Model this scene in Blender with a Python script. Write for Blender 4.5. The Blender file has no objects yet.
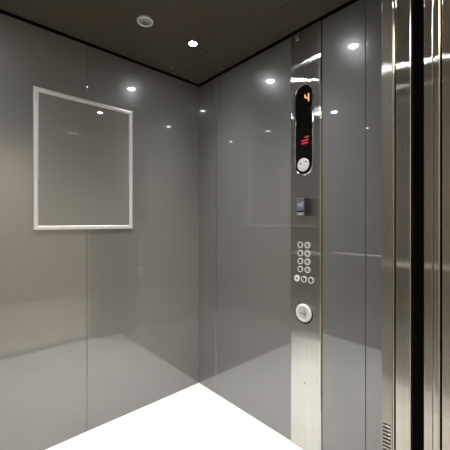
import bpy, bmesh, math
from mathutils import Vector, Matrix
S = bpy.context.scene
C = S.collection
PI = math.pi

# ------------------------------------------------------------------ camera
CAMZ = 1.18
cam = bpy.data.cameras.new('camera')
cam.sensor_width = 36.0
cam.lens = 36.0 * 307.0 / 450.0
cam.shift_y = -1.7 / 450.0
cam.clip_start = 0.02
camo = bpy.data.objects.new('camera', cam)
C.objects.link(camo)
yaw = math.atan2(0.670, 0.742)
camo.location = (0, 0, CAMZ)
camo.rotation_euler = (PI / 2, 0, -yaw)
S.camera = camo

# ------------------------------------------------------------------ world, lamps, exposure
W = bpy.data.worlds.new('world')
S.world = W
W.use_nodes = True
W.node_tree.nodes['Background'].inputs[0].default_value = (0.6, 0.65, 0.7, 1)
W.node_tree.nodes['Background'].inputs[1].default_value = 0.02
S.view_settings.view_transform = 'Standard'
S.view_settings.look = 'None'
S.view_settings.gamma = 1
S.view_settings.use_curve_mapping = False
S.view_settings.exposure = 0.0
SPOT_POWER = 98.0        # watts of each cab downlight
SPOT_COL = (0.95, 0.97, 1.0)
LENS_EMIT = 280.0
LANDING_POWER = 58.0
LANDING_COL = (1.0, 0.90, 0.74)
S.cycles.max_bounces = 14
S.cycles.glossy_bounces = 8
S.cycles.diffuse_bounces = 6
S.cycles.sample_clamp_indirect = 6.0
S.cycles.caustics_reflective = True

# cab: x XL..XR, y YF..YB, z 0..H ; landing: y < LY
XL, XR, YF, YB, H = -0.226, 1.380, 0.431, 1.816, 2.2
OX0, OX1, OZ = -0.010, 1.130, 2.0
LY = 0.20
LB = -1.75               # far wall of the landing
LX0, LX1, LH = -1.3, 2.3, 2.45

# ------------------------------------------------------------------ materials
def mat(name, col, rough=0.5, metal=0.0, coat=0.0, coat_rough=0.03, aniso=0.0, spec=0.5, emit=None, es=0.0):
    m = bpy.data.materials.new(name)
    m.use_nodes = True
    b = m.node_tree.nodes['Principled BSDF']
    b.inputs['Base Color'].default_value = (*col, 1)
    b.inputs['Roughness'].default_value = rough
    b.inputs['Metallic'].default_value = metal
    b.inputs['Specular IOR Level'].default_value = spec
    b.inputs['Coat Weight'].default_value = coat
    b.inputs['Coat Roughness'].default_value = coat_rough
    if aniso:
        b.inputs['Anisotropic'].default_value = aniso
        t = m.node_tree.nodes.new('ShaderNodeTangent')
        t.direction_type = 'RADIAL'
        t.axis = 'Z'
        m.node_tree.links.new(t.outputs[0], b.inputs['Tangent'])
    if emit:
        b.inputs['Emission Color'].default_value = (*emit, 1)
        b.inputs['Emission Strength'].default_value = es
    return m

def add_noise_tint(m, scale, lo, hi, stretch=(1, 1, 1), detail=6, p0=0.35, p1=0.65):
    nt = m.node_tree
    b = nt.nodes['Principled BSDF']
    tc = nt.nodes.new('ShaderNodeTexCoord')
    mp = nt.nodes.new('ShaderNodeMapping')
    mp.inputs['Scale'].default_value = stretch
    n = nt.nodes.new('ShaderNodeTexNoise')
    n.inputs['Scale'].default_value = scale
    n.inputs['Detail'].default_value = detail
    r = nt.nodes.new('ShaderNodeValToRGB')
    r.color_ramp.elements[0].position = p0
    r.color_ramp.elements[1].position = p1
    r.color_ramp.elements[0].color = (*lo, 1)
    r.color_ramp.elements[1].color = (*hi, 1)
    nt.links.new(tc.outputs['Object'], mp.inputs['Vector'])
    nt.links.new(mp.outputs['Vector'], n.inputs['Vector'])
    nt.links.new(n.outputs['Fac'], r.inputs['Fac'])
    nt.links.new(r.outputs['Color'], b.inputs['Base Color'])
    return m

def brushed(name, lo, hi, rough, aniso, broad=0.3, broad_rough=0.42):
    # vertical brushing: reflections spread sideways and stay sharp up and down
    m = bpy.data.materials.new(name)
    m.use_nodes = True
    nt = m.node_tree
    nt.nodes.remove(nt.nodes['Principled BSDF'])
    g = nt.nodes.new('ShaderNodeBsdfAnisotropic')
    g.distribution = 'BECKMANN'
    g.inputs['Roughness'].default_value = rough
    g.inputs['Anisotropy'].default_value = -aniso
    t = nt.nodes.new('ShaderNodeTangent')
    t.direction_type = 'RADIAL'
    t.axis = 'Z'
    tc = nt.nodes.new('ShaderNodeTexCoord')
    mp = nt.nodes.new('ShaderNodeMapping')
    mp.inputs['Scale'].default_value = (1, 1, 0.01)
    n = nt.nodes.new('ShaderNodeTexNoise')
    n.inputs['Scale'].default_value = 120
    n.inputs['Detail'].default_value = 5
    r = nt.nodes.new('ShaderNodeValToRGB')
    r.color_ramp.elements[0].position = 0.3
    r.color_ramp.elements[1].position = 0.7
    r.color_ramp.elements[0].color = (*lo, 1)
    r.color_ramp.elements[1].color = (*hi, 1)
    L = nt.links.new
    L(tc.outputs['Object'], mp.inputs['Vector']); L(mp.outputs['Vector'], n.inputs['Vector'])
    L(n.outputs['Fac'], r.inputs['Fac']); L(r.outputs['Color'], g.inputs['Color'])
    L(t.outputs[0], g.inputs['Tangent'])
    g2 = nt.nodes.new('ShaderNodeBsdfAnisotropic')
    g2.inputs['Roughness'].default_value = broad_rough
    mx = nt.nodes.new('ShaderNodeMixShader')
    mx.inputs[0].default_value = broad
    L(r.outputs['Color'], g2.inputs['Color'])
    L(g.outputs[0], mx.inputs[1]); L(g2.outputs[0], mx.inputs[2])
    L(mx.outputs[0], nt.nodes['Material Output'].inputs['Surface'])
    return m

M = {}
M['panel'] = mat('grey_gloss_panel', (0.126, 0.1235, 0.1160), 0.28, 0.0, coat=1.0, coat_rough=0.015, spec=0.42)
M['panel'].node_tree.nodes['Principled BSDF'].inputs['Coat IOR'].default_value = 1.85
M['steel'] = brushed('brushed_steel', (0.39, 0.37, 0.33), (0.45, 0.43, 0.385), 0.17, 0.84, 0.16)
M['column'] = brushed('satin_return', (0.27, 0.255, 0.22), (0.305, 0.29, 0.25), 0.16, 0.6, 0.65, 0.5)
M['plate'] = brushed('brushed_plate', (0.46, 0.45, 0.415), (0.52, 0.51, 0.475), 0.19, 0.85, 0.17, 0.45)
M['chrome'] = mat('polished_steel', (0.78, 0.77, 0.75), 0.08, 1.0)
M['alu'] = mat('satin_aluminium', (0.56, 0.555, 0.54), 0.34, 0.3)
M['black'] = mat('black_gap', (0.004, 0.004, 0.004), 0.8, spec=0.1)
M['glass_black'] = mat('black_display_glass', (0.003, 0.003, 0.003), 0.06, spec=0.3)
M['ceiling'] = mat('dark_ceiling', (0.072, 0.060, 0.042), 0.4, coat=0.5, coat_rough=0.03, spec=0.08)
M['floor'] = add_noise_tint(mat('white_stone', (0.8, 0.8, 0.78), 0.45, spec=0.35), 5.0, (0.76, 0.755, 0.74), (0.86, 0.855, 0.84), detail=10)
M['trim'] = mat('satin_joint', (0.46, 0.45, 0.43), 0.3, 1.0)
M['rail'] = mat('satin_rail', (0.92, 0.915, 0.90), 0.3, 0.15)
M['white'] = mat('white_plastic', (0.60, 0.595, 0.58), 0.4)
M['greyp'] = mat('grey_plastic', (0.28, 0.28, 0.275), 0.4)
M['cap'] = mat('pale_grey_plastic', (0.42, 0.42, 0.41), 0.4)
M['cap_dim'] = mat('mid_grey_plastic', (0.15, 0.15, 0.148), 0.4)
M['dark'] = mat('dark_plastic', (0.012, 0.012, 0.013), 0.3)
M['reader'] = mat('blue_black_plastic', (0.085, 0.090, 0.122), 0.35)
M['reader_side'] = mat('black_plastic', (0.012, 0.012, 0.017), 0.4)
M['label'] = mat('pale_print', (0.45, 0.46, 0.52), 0.5)
M['mark'] = mat('grey_print', (0.07, 0.07, 0.07), 0.5)
M['backing'] = mat('grey_backing_board', (0.165, 0.160, 0.146), 0.6, coat=1.0, coat_rough=0.012, spec=0.0)
M['amber'] = mat('amber_led', (0.1, 0.03, 0.01), 0.5, emit=(1.0, 0.36, 0.10), es=2.2)
M['red'] = mat('red_led', (0.1, 0.01, 0.01), 0.5, emit=(1.0, 0.03, 0.04), es=0.6)
M['paledot'] = mat('pale_indicator', (0.2, 0.2, 0.2), 0.4)
M['lens'] = mat('lit_lens', (0.9, 0.9, 0.9), 0.4, emit=(0.93, 0.96, 1.0), es=LENS_EMIT)
M['land_lens'] = mat('landing_lamp_lens', (0.9, 0.9, 0.9), 0.4, emit=(1.0, 0.92, 0.8), es=5.0)
M['fitting'] = mat('silver_fitting', (0.72, 0.71, 0.68), 0.35, 0.2)
M['land_wall'] = mat('landing_plaster', (0.55, 0.51, 0.44), 0.7)
M['land_floor'] = add_noise_tint(mat('landing_stone', (0.5, 0.48, 0.44), 0.4), 7, (0.62, 0.60, 0.55), (0.74, 0.72, 0.67))

# ------------------------------------------------------------------ mesh helpers
def bm_box(bm, x0, x1, y0, y1, z0, z1, bevel=0.0, seg=2, vertical_only=False):
    t = bmesh.new()
    bmesh.ops.create_cube(t, size=1)
    bmesh.ops.scale(t, vec=(abs(x1 - x0), abs(y1 - y0), abs(z1 - z0)), verts=t.verts)
    bmesh.ops.translate(t, vec=((x0 + x1) / 2, (y0 + y1) / 2, (z0 + z1) / 2), verts=t.verts)
    if bevel:
        es = [e for e in t.edges if not vertical_only or abs((e.verts[0].co - e.verts[1].co).normalized().z) > 0.9]
        bmesh.ops.bevel(t, geom=es, offset=bevel, segments=seg, affect='EDGES', profile=0.5)
    merge(bm, t)

def merge(bm, t):
    me = bpy.data.meshes.new('tmp')
    t.to_mesh(me)
    t.free()
    bm.from_mesh(me)
    bpy.data.meshes.remove(me)

def obj(name, bm, m, parent=None, loc=None, smooth=True):
    me = bpy.data.meshes.new(name)
    bmesh.ops.recalc_face_normals(bm, faces=bm.faces)
    bm.to_mesh(me)
    bm.free()
    me.materials.append(m)
    if smooth:
        me.shade_smooth()
        me.set_sharp_from_angle(angle=math.radians(35))
    o = bpy.data.objects.new(name, me)
    C.objects.link(o)
    if smooth:
        w = o.modifiers.new('flat_faces', 'WEIGHTED_NORMAL')
        w.mode = 'FACE_AREA'
        w.weight = 90
        w.keep_sharp = True
    if parent:
        o.parent = parent
    if loc:
        o.location = loc
    return o

def thing(name, label, cat, loc=(0, 0, 0), rot=(0, 0, 0), group=None):
    o = bpy.data.objects.new(name, None)
    o.empty_display_size = 0.05
    C.objects.link(o)
    o.location = loc
    o.rotation_euler = rot
    o['label'] = label
    o['category'] = cat
    if group:
        o['group'] = group
    return o

def tag(o, label, cat, group=None):
    o['label'] = label
    o['category'] = cat
    if group:
        o['group'] = group
    return o

def struct(name, bm, m, label=None):
    o = obj(name, bm, m)
    o['kind'] = 'structure'
    if label:
        o['label'] = label
    return o

def lathe(bm, prof, n=40, axis='z', mtx=None):
    """prof: (r, h) pairs turned about +z (then transformed)"""
    rings = []
    t = bmesh.new()
    for r, h in prof:
        if r < 1e-6:
            rings.append([t.verts.new((0, 0, h))])
        else:
            rings.append([t.verts.new((r * math.cos(2 * PI * k / n), r * math.sin(2 * PI * k / n), h)) for k in range(n)])
    for a, b in zip(rings, rings[1:]):
        for k in range(n):
            k2 = (k + 1) % n
            if len(a) == 1 and len(b) == 1:
                continue
            if len(a) == 1:
                t.faces.new((a[0], b[k], b[k2]))
            elif len(b) == 1:
                t.faces.new((a[k], a[k2], b[0]))
            else:
                t.faces.new((a[k], a[k2], b[k2], b[k]))
    if mtx is not None:
        bmesh.ops.transform(t, matrix=mtx, verts=t.verts)
    merge(bm, t)

def tube(bm, pts, r, n=14):
    t = bmesh.new()
    rings = []
    pts = [Vector(p) for p in pts]
    for i, p in enumerate(pts):
        d = (pts[min(i + 1, len(pts) - 1)] - pts[max(i - 1, 0)]).normalized()
        up = Vector((0, 0, 1)) if abs(d.z) < 0.9 else Vector((1, 0, 0))
        u = d.cross(up).normalized()
        v = d.cross(u).normalized()
        rings.append([t.verts.new(p + r * (math.cos(2 * PI * k / n) * u + math.sin(2 * PI * k / n) * v)) for k in range(n)])
    for a, b in zip(rings, rings[1:]):
        for k in range(n):
            t.faces.new((a[k], a[(k + 1) % n], b[(k + 1) % n], b[k]))
    t.faces.new(rings[0])
    t.faces.new(rings[-1])
    merge(bm, t)

def loft(bm, loops, close_last=True, close_first=False):
    t = bmesh.new()
    vs = [[t.verts.new(p) for p in L] for L in loops]
    n = len(vs[0])
    for a, b in zip(vs, vs[1:]):
        for k in range(n):
            t.faces.new((a[k], a[(k + 1) % n], b[(k + 1) % n], b[k]))
    if close_last:
        t.faces.new(vs[-1])
    if close_first:
        t.faces.new(vs[0])
    merge(bm, t)

# ------------------------------------------------------------------ the cab shell
WZ = H - 0.011            # the wall panels stop below a black shadow gap
b = bmesh.new(); bm_box(b, XL - 0.03, XR + 0.10, 0.395, YB + 0.03, -0.05, 0.0)
struct('floor', b, M['floor'])
b = bmesh.new()
SEAM = 1.154
bm_box(b, XL + 0.006, SEAM - 0.0009, YF + 0.004, YB - 0.006, H + 0.004, H + 0.035, 0.0012, 2)
bm_box(b, SEAM + 0.0009, XR - 0.006, YF + 0.004, YB - 0.006, H + 0.004, H + 0.035, 0.0012, 2)
struct('ceiling', b, M['ceiling'])
b = bmesh.new()
bm_box(b, SEAM - 0.0008, SEAM + 0.0008, YF + 0.004, YB - 0.006, H + 0.0035, H + 0.03)
struct('trim_0', b, M['trim'], 'thin pale joint between the two ceiling panels')
b = bmesh.new(); bm_box(b, XL - 0.04, XR + 0.06, YF - 0.02, YB + 0.04, H + 0.0352, H + 0.06)
struct('trim_1', b, M['black'], 'black underside behind the ceiling panels')
# black shadow gap round the top of the walls
b = bmesh.new()
bm_box(b, XL - 0.02, XR + 0.02, YB + 0.008, YB + 0.03, WZ, H + 0.035)
bm_box(b, XR + 0.008, XR + 0.03, YF, YB + 0.008, WZ, H + 0.035)
bm_box(b, XL - 0.03, XL - 0.008, YF, YB + 0.008, WZ, H + 0.035)
struct('trim_2', b, M['black'], 'black shadow gap between walls and ceiling')

# panels: thickness goes away from the cab; soft vertical edges, black seam behind
def panel_x(bm, x, y0, y1, z0=0.0, z1=WZ, t=0.02, sgn=1, g=0.0008, bev=0.0022):
    bm_box(bm, x, x + sgn * t, y0 + g, y1 - g, z0, z1, bev, 3, True)
def panel_y(bm, y, x0, x1, z0=0.0, z1=WZ, t=0.02, sgn=1, g=0.0006, bev=0.002):
    bm_box(bm, x0 + g, x1 - g, y, y + sgn * t, z0, z1, bev, 3, True)

MID = 0.5858
b = bmesh.new()
panel_y(b, YB, XL - 0.02, MID)
panel_y(b, YB, MID, XR + 0.019)
struct('wall_back', b, M['panel'])
b = bmesh.new()
bm_box(b, XL - 0.02, XR + 0.02, YB + 0.0202, YB + 0.03, 0, WZ)
struct('trim_3', b, M['black'], 'black seam backing of the back wall')

J1, C1, C0, J2, K0 = 1.6213, 0.9945, 0.8130, 0.5940, 0.5264
b = bmesh.new()
panel_x(b, XR, J1 + 0.0022, YB - 0.0005, bev=0.0012)
panel_x(b, XR, C1, J1 - 0.0022)
panel_x(b, XR, J2, C0 - 0.004)
panel_x(b, XR, YF + 0.0005, J2)
struct('wall_right', b, M['panel'])
b = bmesh.new()
bm_box(b, XR + 0.0202, XR + 0.03, YF, YB + 0.02, 0, WZ)
struct('trim_4', b, M['black'], 'black seam backing of the right wall')
b = bmesh.new()
bm_box(b, XR - 0.0015, XR + 0.019, J1 - 0.0021, J1 + 0.0021, 0.0, WZ, 0.0014, 3, True)
struct('trim_5', b, M['trim'], 'thin metal joint near the corner')

b = bmesh.new()
panel_x(b, XL, MID + 0.62, YB - 0.0005, sgn=-1)
panel_x(b, XL, YF, MID + 0.62, sgn=-1)
struct('wall_left', b, M['panel'])
b = bmesh.new()
bm_box(b, XL - 0.03, XL - 0.0202, YF, YB + 0.02, 0, WZ)
struct('trim_6', b, M['black'], 'black seam backing of the left wall')

# front wall of the cab with the doorway (steel)
VZ0, VZ1, VY0, VY1 = 0.10, 0.484, 0.4022, 0.4268
FY = 0.3955               # doorway side of the front returns
b = bmesh.new()
bm_box(b, OX1, XR + 0.02, FY, YF, VZ1, H + 0.03, 0.0016, 3, True)
bm_box(b, OX1, XR + 0.02, FY, YF, 0, VZ0, 0.0016, 3, True)
bm_box(b, OX1, XR + 0.02, VY1, YF, VZ0, VZ1, 0.0012, 2, True)
bm_box(b, OX1, XR + 0.02, FY, VY0, VZ0, VZ1, 0.0012, 2, True)
bm_box(b, OX1 + 0.03, XR + 0.02, VY0, VY1, VZ0, VZ1)
bm_box(b, XL - 0.02, OX0, FY, YF, 0, H + 0.03, 0.0016, 3, True)
bm_box(b, OX0, OX1, FY, YF, OZ, H + 0.03)
struct('wall_front', b, M['column'])

# the doorway: folded lip, car jamb, black door slot, landing frame (x = 1.13 reveal and its twin)
def jamb(side):
    x, s = (OX1, 1) if side == 'right' else (OX0, -1)
    def bx(bm, y0, y1, d0=0.0, d1=0.05, bev=0.0025):
        bm_box(bm, x + s * d0, x + s * d1, y0, y1, 0, OZ, bev, 3, True)
    lip = bmesh.new(); bx(lip, 0.3905, 0.3952, -0.0008, 0.006, 0.0022)
    car = bmesh.new(); bx(car, 0.3400, 0.3868, 0.0, 0.05, 0.0035)
    lan = bmesh.new(); bx(lan, 0.2790, 0.3032, 0.002, 0.05, 0.002); bx(lan, 0.2590, 0.2782, 0.0, 0.05, 0.0042)
    out = bmesh.new(); bx(out, LY, 0.2540, 0.0, 0.05, 0.002)
    blk = bmesh.new(); bm_box(blk, x + s * 0.052, x + s * 0.060, LY + 0.002, 0.3952, 0, OZ + 0.02)
    return lip, car, lan, out, blk
n = 8
for side in ('right', 'left'):
    for bmx, mm, lb in zip(jamb(side), (M['steel'], M['steel'], M['steel'], M['steel'], M['black']),
                           ('folded steel lip of the cab front', 'car door jamb in brushed steel', 'landing door jamb in brushed steel',
                            'outer landing frame in brushed steel', 'black back of the door slot')):
        struct('trim_%d' % n, bmx, mm, lb + ', %s side of the doorway' % side)
        n += 1
b = bmesh.new()
bm_box(b, OX0 - 0.05, OX1 + 0.05, 0.34, 0.387, OZ, OZ + 0.05)
bm_box(b, OX0 - 0.05, OX1 + 0.05, LY, 0.303, OZ, OZ + 0.05)
struct('trim_%d' % n, b, M['steel'], 'steel door head'); n += 1
b = bmesh.new()
bm_box(b, OX0 - 0.06, OX1 + 0.06, LY + 0.002, 0.3950, OZ + 0.0502, OZ + 0.06)
struct('trim_%d' % n, b, M['black'], 'black slot over the door head'); n += 1
b = bmesh.new()
bm_box(b, OX0 - 0.06, OX1 + 0.06, 0.335, 0.3945, -0.05, -0.001)
bm_box(b, OX0 - 0.06, OX1 + 0.06, LY, 0.305, -0.05, -0.001)
struct('trim_%d' % n, b, M['alu'], 'aluminium door sills'); n += 1

# the landing outside
b = bmesh.new(); bm_box(b, LX0, LX1, LB, LY - 0.001, -0.05, 0.0)
struct('floor_landing', b, M['land_floor'])
b = bmesh.new(); bm_box(b, LX0, LX1, LB, LY, LH, LH + 0.05)
struct('ceiling_landing', b, M['land_wall'])
b = bmesh.new()
bm_box(b, LX0 - 0.05, LX1 + 0.05, LB - 0.05, LB, -0.05, LH + 0.05)
struct('wall_landing', b, M['land_wall'])
b = bmesh.new(); bm_box(b, LX0 - 0.05, LX0, LB, LY, -0.05, LH + 0.05)
struct('wall_landing_left', b, M['land_wall'])
b = bmesh.new(); bm_box(b, LX1, LX1 + 0.05, LB, LY, -0.05, LH + 0.05)
struct('wall_landing_right', b, M['land_wall'])
b = bmesh.new()
bm_box(b, OX1 + 0.0605, LX1, LY + 0.0005, LY + 0.03, -0.05, LH + 0.05)
bm_box(b, LX0, OX0 - 0.0605, LY + 0.0005, LY + 0.03, -0.05, LH + 0.05)
bm_box(b, OX0 - 0.0605, OX1 + 0.0605, LY + 0.0005, LY + 0.03, OZ + 0.061, LH + 0.05)
struct('wall_landing_front', b, M['land_wall'])

# ------------------------------------------------------------------ ceiling downlights
def beam(L, power):
    # reflector lamp: brightest straight down, fading towards the horizontal
    L.use_nodes = True
    nt = L.node_tree
    em = nt.nodes['Emission']
    tc = nt.nodes.new('ShaderNodeTexCoord')
    sx = nt.nodes.new('ShaderNodeSeparateXYZ')
    ab = nt.nodes.new('ShaderNodeMath'); ab.operation = 'ABSOLUTE'
    pw = nt.nodes.new('ShaderNodeMath'); pw.operation = 'POWER'; pw.inputs[1].default_value = power
    nt.links.new(tc.outputs['Normal'], sx.inputs[0])
    nt.links.new(sx.outputs['Z'], ab.inputs[0])
    nt.links.new(ab.outputs[0], pw.inputs[0])
    nt.links.new(pw.outputs[0], em.inputs['Strength'])
def downlight(x, y, label):
    t = thing('downlight', label, 'light', (x, y, H + 0.004), group='recessed ceiling downlights')
    r = bmesh.new()
    lathe(r, [(0.0225, 0.004), (0.0225, -0.0015), (0.0250, -0.0035), (0.0290, -0.0030), (0.0315, -0.0002), (0.0315, 0.001)], 40)
    obj('bezel', r, M['dark'], t)
    r = bmesh.new()
    lathe(r, [(0.0223, 0.003), (0.0223, -0.0016), (0.018, -0.0032), (0.010, -0.0042), (0, -0.0045)], 40)
    obj('lens', r, M['lens'], t)
    L = bpy.data.lights.new('downlight_lamp', 'SPOT')
    L.energy = SPOT_POWER
    L.color = SPOT_COL
    L.spot_size = math.radians(176)
    L.spot_blend = 0.2
    beam(L, 8.0)
    L.shadow_soft_size = 0.006
    lo = bpy.data.objects.new('lamp', L)
    C.objects.link(lo)
    lo.parent = t
    lo.location = (0, 0, -0.0115)
    return t
downlight(1.037, 1.421, 'lit round downlight in the dark ceiling near the back corner')
downlight(1.022, 0.819, 'lit round downlight nearer the doorway, mirrored in the right wall beside the panel')
downlight(0.124, 1.421, 'lit round downlight over the far left of the back wall')
downlight(0.124, 0.819, 'lit round downlight at the left near the doorway')

# round silver fitting
t = thing('ceiling_fitting', 'small round silver ceiling fitting with two slots, left of the lit downlight', 'ceiling fitting', (0.740, 1.423, H + 0.004))
b = bmesh.new()
lathe(b, [(0.041, 0.001), (0.041, -0.004), (0.0385, -0.008), (0.034, -0.0095), (0.0310, -0.0085), (0.0295, -0.006)], 44)
obj('rim', b, M['fitting'], t)
b = bmesh.new()
lathe(b, [(0.0272, -0.004), (0.0270, -0.0075), (0.022, -0.010), (0.012, -0.0125), (0, -0.013)], 44)
obj('cover', b, M['greyp'], t)
for dy in (-0.007, 0.007):
    b = bmesh.new()
    bm_box(b, -0.014, 0.014, dy - 0.0028, dy + 0.0028, -0.0150, -0.0105, 0.001, 2)
    obj('slot', b, M['mark'], t)
b = bmesh.new()
lathe(b, [(0.006, 0.0), (0.006, -0.003), (0.004, -0.0055), (0, -0.0065)], 20, mtx=Matrix.Translation((1.087, 1.727, H + 0.004)))
tag(obj('ceiling_stud', b, M['chrome']), 'tiny metal stud in the ceiling close to the back wall, beyond the lit downlight', 'stud')

# landing lamp
t = thing('landing_lamp', 'square ceiling lamp on the landing outside the lift', 'light', (0.45, -0.75, LH))
b = bmesh.new(); bm_box(b, -0.31, 0.31, -0.31, 0.31, -0.03, -0.0005, 0.004, 2); obj('housing', b, M['white'], t)
b = bmesh.new(); bm_box(b, -0.29, 0.29, -0.29, 0.29, -0.034, -0.0302); obj('diffuser', b, M['land_lens'], t)
L = bpy.data.lights.new('landing_lamp_light', 'AREA'); L.energy = LANDING_POWER; L.color = LANDING_COL
L.shape = 'SQUARE'; L.size = 0.56
lo = bpy.data.objects.new('lamp', L); C.objects.link(lo); lo.parent = t; lo.location = (0, 0, -0.04)

# ------------------------------------------------------------------ poster frame on the back wall
FX0, FX1, FZ0, FZ1 = 0.322, 0.8555, 1.146, 1.878
fr = thing('poster_frame', 'empty silver aluminium poster frame mounted on the grey back wall', 'frame', ((FX0 + FX1) / 2, YB, FZ0))
fw, fh = FX1 - FX0, FZ1 - FZ0
def prof_loops(hw, z0, z1):
    # (inset, depth) pairs of a snap-frame profile, going from the wall outwards then inwards
    P = [(0.0, -0.0005), (0.0, 0.0085), (0.0016, 0.0108), (0.006, 0.0128), (0.0125, 0.0133), (0.0185, 0.0120), (0.0222, 0.0095), (0.0228, 0.0068), (0.0245, 0.0066), (0.0252, 0.0040)]
    return P
P = prof_loops(0, 0, 0)
corners = lambda i: [(-fw / 2 + i, 0 + i), (fw / 2 - i, 0 + i), (fw / 2 - i, fh - i), (-fw / 2 + i, fh - i)]
names = ('bottom', 'right', 'top', 'left')
for k in range(4):
    t = bmesh.new()
    A = []
    for (i, d) in P:
        c = corners(i)
        p, q = c[k], c[(k + 1) % 4]
        A.append((t.verts.new((p[0], -d, p[1])), t.verts.new((q[0], -d, q[1]))))
    for u, v in zip(A, A[1:]):
        t.faces.new((u[0], u[1], v[1], v[0]))
    o = obj('profile', t, M['alu'], fr)
b = bmesh.new()
bm_box(b, -fw / 2 + 0.0225, fw / 2 - 0.0225, -0.0056, -0.0048, 0.0225, fh - 0.0225)
bmesh.ops.rotate(b, cent=(0, -0.0052, fh / 2), matrix=Matrix.Rotation(-0.011, 3, 'X'), verts=b.verts)
obj('cover_sheet', b, M['backing'], fr)['label'] = 'clear glossy cover over an empty grey backing'

# ------------------------------------------------------------------ car operating panel
PX = XR - 0.005           # front face of the plate
pan = thing('control_panel', 'tall brushed steel lift control panel with display and round buttons', 'control panel', (PX, 0.0, 0.0))
# plate with rolled edges, in its own coordinates: -x faces the cab
b = bmesh.new()
t = bmesh.new()
ya, yb = C0, C1
sec = [(0.006, ya - 0.0005), (0.0045, ya + 0.0006), (0.0018, ya + 0.003), (0.0005, ya + 0.0065), (0, ya + 0.011), (0, yb - 0.006), (0.0006, yb - 0.003), (0.002, yb - 0.0012), (0.006, yb - 0.0006)]
lo_ = [t.verts.new((x, y, 0.002)) for x, y in sec]
hi_ = [t.verts.new((x, y, WZ + 0.0)) for x, y in sec]
for k in range(len(sec) - 1):
    t.faces.new((lo_[k], lo_[k + 1], hi_[k + 1], hi_[k]))
t.faces.new(hi_); t.faces.new(lo_); t.faces.new((lo_[0], hi_[0], hi_[-1], lo_[-1]))
merge(b, t)
obj('faceplate', b, M['plate'], pan)

def stadium(y, zlo, zhi, r, x, n=20):
    pts = []
    for k in range(n + 1):
        a = PI * k / n
        pts.append((x, y + r * math.cos(a), zhi - r + r * math.sin(a)))
    for k in range(n + 1):
        a = PI + PI * k / n
        pts.append((x, y + r * math.cos(a), zlo + r + r * math.sin(a)))
    return pts
DY = 0.909
b = bmesh.new()
loft(b, [stadium(DY, 1.4270, 1.9080, 0.0590, 0.001), stadium(DY, 1.4285, 1.9065, 0.0575, -0.004), stadium(DY, 1.4310, 1.9040, 0.0550, -0.0065),
         stadium(DY, 1.4345, 1.9005, 0.0515, -0.0070), stadium(DY, 1.4370, 1.8980, 0.0490, -0.0050), stadium(DY, 1.4380, 1.8970, 0.0480, 0.0)], close_last=False)
obj('display_bezel', b, M['chrome'], pan)
b = bmesh.new()
loft(b, [stadium(DY, 1.4365, 1.8985, 0.0495, -0.0005), stadium(DY, 1.4365, 1.8985, 0.0495, -0.0030)])
dw = obj('display_window', b, M['glass_black'], pan)
# the amber 4 : seven-segment strokes, leaning a little
b = bmesh.new()
def seg(y0, z0, y1, z1, w=0.0052):
    t = bmesh.new()
    d = Vector((0, y1 - y0, z1 - z0)).normalized()
    nrm = Vector((0, -d.z, d.y)) * w / 2
    p, q = Vector((0, y0, z0)), Vector((0, y1, z1))
    e = d * w * 0.5
    ring = [p, p + e + nrm, q - e + nrm, q, q - e - nrm, p + e - nrm]
    f0 = [t.verts.new(v + Vector((-0.0031, 0, 0))) for v in ring]
    f1 = [t.verts.new(v + Vector((-0.0042, 0, 0))) for v in ring]
    t.faces.new(f1)
    for k in range(6):
        t.faces.new((f0[k], f0[(k + 1) % 6], f1[(k + 1) % 6], f1[k]))
    merge(b, t)
zc = 1.8265
seg(0.9010, zc + 0.020, 0.9000, zc + 0.001)      # upper left (cab left is larger y)
seg(0.8985, zc, 0.8815, zc)                      # middle
seg(0.8806, zc + 0.021, 0.8802, zc + 0.001)      # upper right
seg(0.8802, zc - 0.001, 0.8794, zc - 0.021)      # lower right
obj('floor_digit', b, M['amber'], pan)['label'] = 'amber lit figure 4'
b = bmesh.new()
for k in range(3):
    bm_box(b, -0.0042, -0.0031, 0.8640, 0.8672, 1.7725 - 0.0155 * k, 1.7755 - 0.0155 * k)
obj('indicator_dots', b, M['paledot'], pan)
# three short rows of red LED matrix text
b = bmesh.new()
rows = [(1.6255, 0.8785, 0.9030, 5), (1.6095, 0.8810, 0.9230, 8), (1.5950, 0.8850, 0.9260, 7)]
for z, y0, y1, nn in rows:
    st = (y1 - y0) / nn
    for k in range(nn):
        hgt = 0.0085 if k % 3 else 0.006
        bm_box(b, -0.0042, -0.0031, y0 + st * k, y0 + st * (k + 0.68), z - hgt / 2, z + hgt / 2)
obj('red_readout', b, M['red'], pan)['label'] = 'small red lit readout in three rows'

RX = Matrix.Rotation(-PI / 2, 4, 'Y')     # +z of a lathe -> -x (into the cab)
def at(y, z, x=0.0):
    return Matrix.Translation((x, y, z)) @ RX
b = bmesh.new()
lathe(b, [(0.0345, 0.002), (0.0345, 0.0065), (0.032, 0.0085), (0, 0.0090)], 44, mtx=at(0.9108, 1.4835))
sp = obj('speaker_disc', b, M['cap'], pan); sp['label'] = 'pale round disc at the foot of the black display'
for (y, z) in ((0.9245, 1.4915), (0.8930, 1.4985), (0.9200, 1.4650), (0.9030, 1.4600)):
    b = bmesh.new()
    rr = 0.0045 if z > 1.48 else 0.0025
    lathe(b, [(rr, 0.0086), (rr, 0.0096), (0, 0.0096)], 14, mtx=at(y, z))
    obj('hole', b, M['dark'] if z > 1.48 else M['greyp'], sp)
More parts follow.
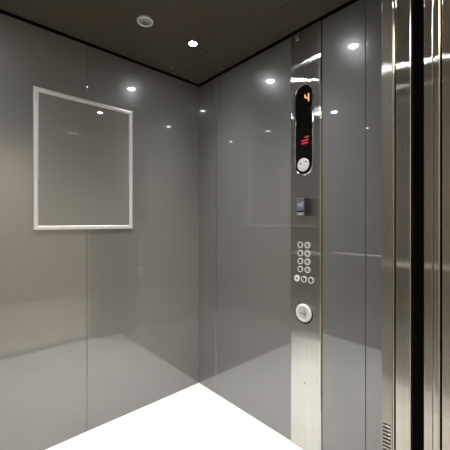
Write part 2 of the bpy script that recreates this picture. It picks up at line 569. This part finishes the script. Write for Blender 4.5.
# key switch at the top
b = bmesh.new()
lathe(b, [(0.0130, -0.001), (0.0130, 0.003), (0.0115, 0.0042), (0.0095, 0.0042), (0.0088, 0.002), (0, 0.0018)], 30, mtx=at(0.9553, 2.1610))
ks = obj('key_switch', b, M['chrome'], pan)
b = bmesh.new(); bm_box(b, -0.0032, -0.0018, 0.9543, 0.9563, 2.1550, 2.1670); obj('keyhole', b, M['dark'], ks)

# buttons
def button(y, z, kind):
    r = bmesh.new()
    lathe(r, [(0.0168, -0.001), (0.0168, 0.0028), (0.0156, 0.0046), (0.0132, 0.0050), (0.0112, 0.0040), (0.0106, 0.0018)], 32, mtx=at(y, z))
    ring = obj('button', r, M['white' if kind == 'bell' else 'alu'], pan)
    r = bmesh.new()
    lathe(r, [(0.0107, 0.0012), (0.0105, 0.0024), (0.0095, 0.0032), (0, 0.0036)], 28, mtx=at(y, z))
    obj('cap', r, {'dark': M['dark'], 'grey': M['cap_dim'], 'bell': M['white']}[kind], ring)
    r = bmesh.new()
    if kind == 'bell':
        lathe(r, [(0.0048, 0.0030), (0.0048, 0.0041), (0, 0.0042)], 16, mtx=at(y, z + 0.001))
        bm_box(r, -0.0042, -0.0030, y - 0.0062, y + 0.0062, z - 0.0058, z - 0.0038)
        obj('bell_mark', r, M['mark'], ring)
    else:
        bm_box(r, -0.0042, -0.0030, y - 0.0012, y + 0.0012, z - 0.0035, z + 0.0035)
        obj('mark', r, M['label' if kind == 'dark' else 'mark'], ring)
    return ring
for z in (1.0672, 1.0236, 0.9818, 0.9398):
    button(0.9320, z, 'dark')
    button(0.8887, z, 'grey')
button(0.9525, 0.8890, 'bell')
button(0.9095, 0.8890, 'dark')
button(0.8675, 0.8892, 'dark')

# large round disc below the buttons
b = bmesh.new()
lathe(b, [(0.0535, -0.001), (0.0535, 0.001), (0.0525, 0.0020), (0.0, 0.0020)], 56, mtx=at(0.910, 0.7105))
disc_shade = obj('disc_shadow', b, M['dark'], pan)  # wider dark disc set lower: paints the shadow of the raised rim
b = bmesh.new()
lathe(b, [(0.0465, 0.001), (0.0465, 0.0075), (0.0445, 0.0100), (0.0400, 0.0115), (0.0345, 0.0112), (0.0330, 0.0095)], 56, mtx=at(0.909, 0.7150))
obj('disc_rim', b, M['white'], disc_shade)['label'] = 'white rim'
b = bmesh.new()
lathe(b, [(0.0332, 0.0085), (0.0330, 0.0098), (0, 0.0105)], 48, mtx=at(0.909, 0.7150))
obj('disc_cap', b, M['cap'], disc_shade)['label'] = 'grey centre with a hooked line'
b = bmesh.new()
arc = [(-0.0106, 0.909 + 0.0135 * math.sin(a), 0.7150 + 0.0175 * math.cos(a)) for a in [PI * (1.15 + 0.75 * k / 12) for k in range(13)]]
tube(b, arc, 0.0020, 8)
tube(b, [(-0.0106, 0.9010, 0.7130), (-0.0106, 0.9250, 0.7140)], 0.0020, 8)
obj('disc_mark', b, M['mark'], disc_shade)
b = bmesh.new()
lathe(b, [(0.0030, -0.001), (0.0030, 0.0008), (0, 0.0010)], 16, mtx=at(0.906, 0.351))
obj('screw', b, M['dark'], pan)
# dark gap strip right of the plate
b = bmesh.new(); bm_box(b, XR + 0.001, XR + 0.02, C0 - 0.0045, C0 + 0.002, 0, WZ)
struct('trim_%d' % n, b, M['black'], 'dark seam along the control panel'); n += 1

# ------------------------------------------------------------------ key reader box
t = thing('key_reader', 'small blue-black key reader box mounted on the control panel above the buttons', 'key reader', (PX, 0.9000, 1.2190))
b = bmesh.new()
dep, hw, hh = 0.046, 0.0240, 0.0900
bm_box(b, -dep, -0.0002, -hw, hw, 0, hh, 0.003, 3)
obj('housing', b, M['reader_side'], t)
b = bmesh.new(); bm_box(b, -dep - 0.0022, -dep + 0.001, -hw + 0.0015, hw - 0.0015, 0.026, hh - 0.002, 0.001, 2)
fp = obj('front_plate', b, M['reader'], t)
b = bmesh.new(); bm_box(b, -dep - 0.0030, -dep - 0.0018, -0.016, 0.018, 0.056, 0.0595); bm_box(b, -dep - 0.0030, -dep - 0.0018, -0.018, -0.006, 0.064, 0.0665)
bm_box(b, -dep - 0.0030, -dep - 0.0018, -0.016, 0.010, 0.047, 0.0495)
obj('print', b, M['label'], fp)
b = bmesh.new(); lathe(b, [(0.0042, 0), (0.0042, 0.0014), (0, 0.0016)], 16, mtx=Matrix.Translation((-dep - 0.0018, 0.001, 0.080)) @ RX)
obj('indicator', b, M['dark'], fp)
b = bmesh.new(); bm_box(b, -dep - 0.0020, -dep + 0.001, -hw + 0.0015, hw - 0.0015, 0.001, 0.0170, 0.001, 2)
ch = obj('chin', b, M['cap_dim'], t)
b = bmesh.new(); bm_box(b, -dep - 0.0030, -dep - 0.0015, -0.006, 0.006, 0.0050, 0.0085); obj('chin_print', b, M['white'], ch)

# ------------------------------------------------------------------ vent in the steel column
t = thing('vent_grille', 'slotted steel vent low on the narrow steel return beside the doorway', 'vent', (OX1 + 0.006, (VY0 + VY1) / 2, VZ0))
b = bmesh.new(); bm_box(b, 0.012, 0.0185, -(VY1 - VY0) / 2, (VY1 - VY0) / 2, 0, VZ1 - VZ0)
obj('backing', b, M['black'], t)
pitch = 0.0128
k = 0
w2 = (VY1 - VY0) / 2 - 0.0002
z = 0.0
while z + pitch < VZ1 - VZ0 + 0.001:
    b = bmesh.new()
    q = bmesh.new()
    sec = [(-0.0062, z + 0.0074), (-0.0056, z + 0.0080), (0.0040, z + 0.0060), (0.0040, z + 0.0020), (-0.0062, z + 0.0010)]
    a0 = [q.verts.new((x, -w2, zz)) for x, zz in sec]
    a1 = [q.verts.new((x, w2, zz)) for x, zz in sec]
    for i in range(5):
        q.faces.new((a0[i], a0[(i + 1) % 5], a1[(i + 1) % 5], a1[i]))
    q.faces.new(a0); q.faces.new(a1)
    merge(b, q)
    obj('louvre', b, M['column'], t)
    z += pitch

# ------------------------------------------------------------------ handrail on the left wall (seen mirrored in the right wall)
t = thing('handrail', 'round steel handrail on the left cab wall, mirrored in the right wall', 'handrail', (XL, 1.1, 0.875))
b = bmesh.new()
tube(b, [(0.045, -0.56, 0), (0.045, 0.50, 0)], 0.011, 20)
obj('rail', b, M['rail'], t)
for y in (-0.45, 0.39):
    b = bmesh.new()
    tube(b, [(0.0002, y, -0.005), (0.022, y, -0.005), (0.042, y, -0.002)], 0.008, 12)
    obj('bracket', b, M['chrome'], t)
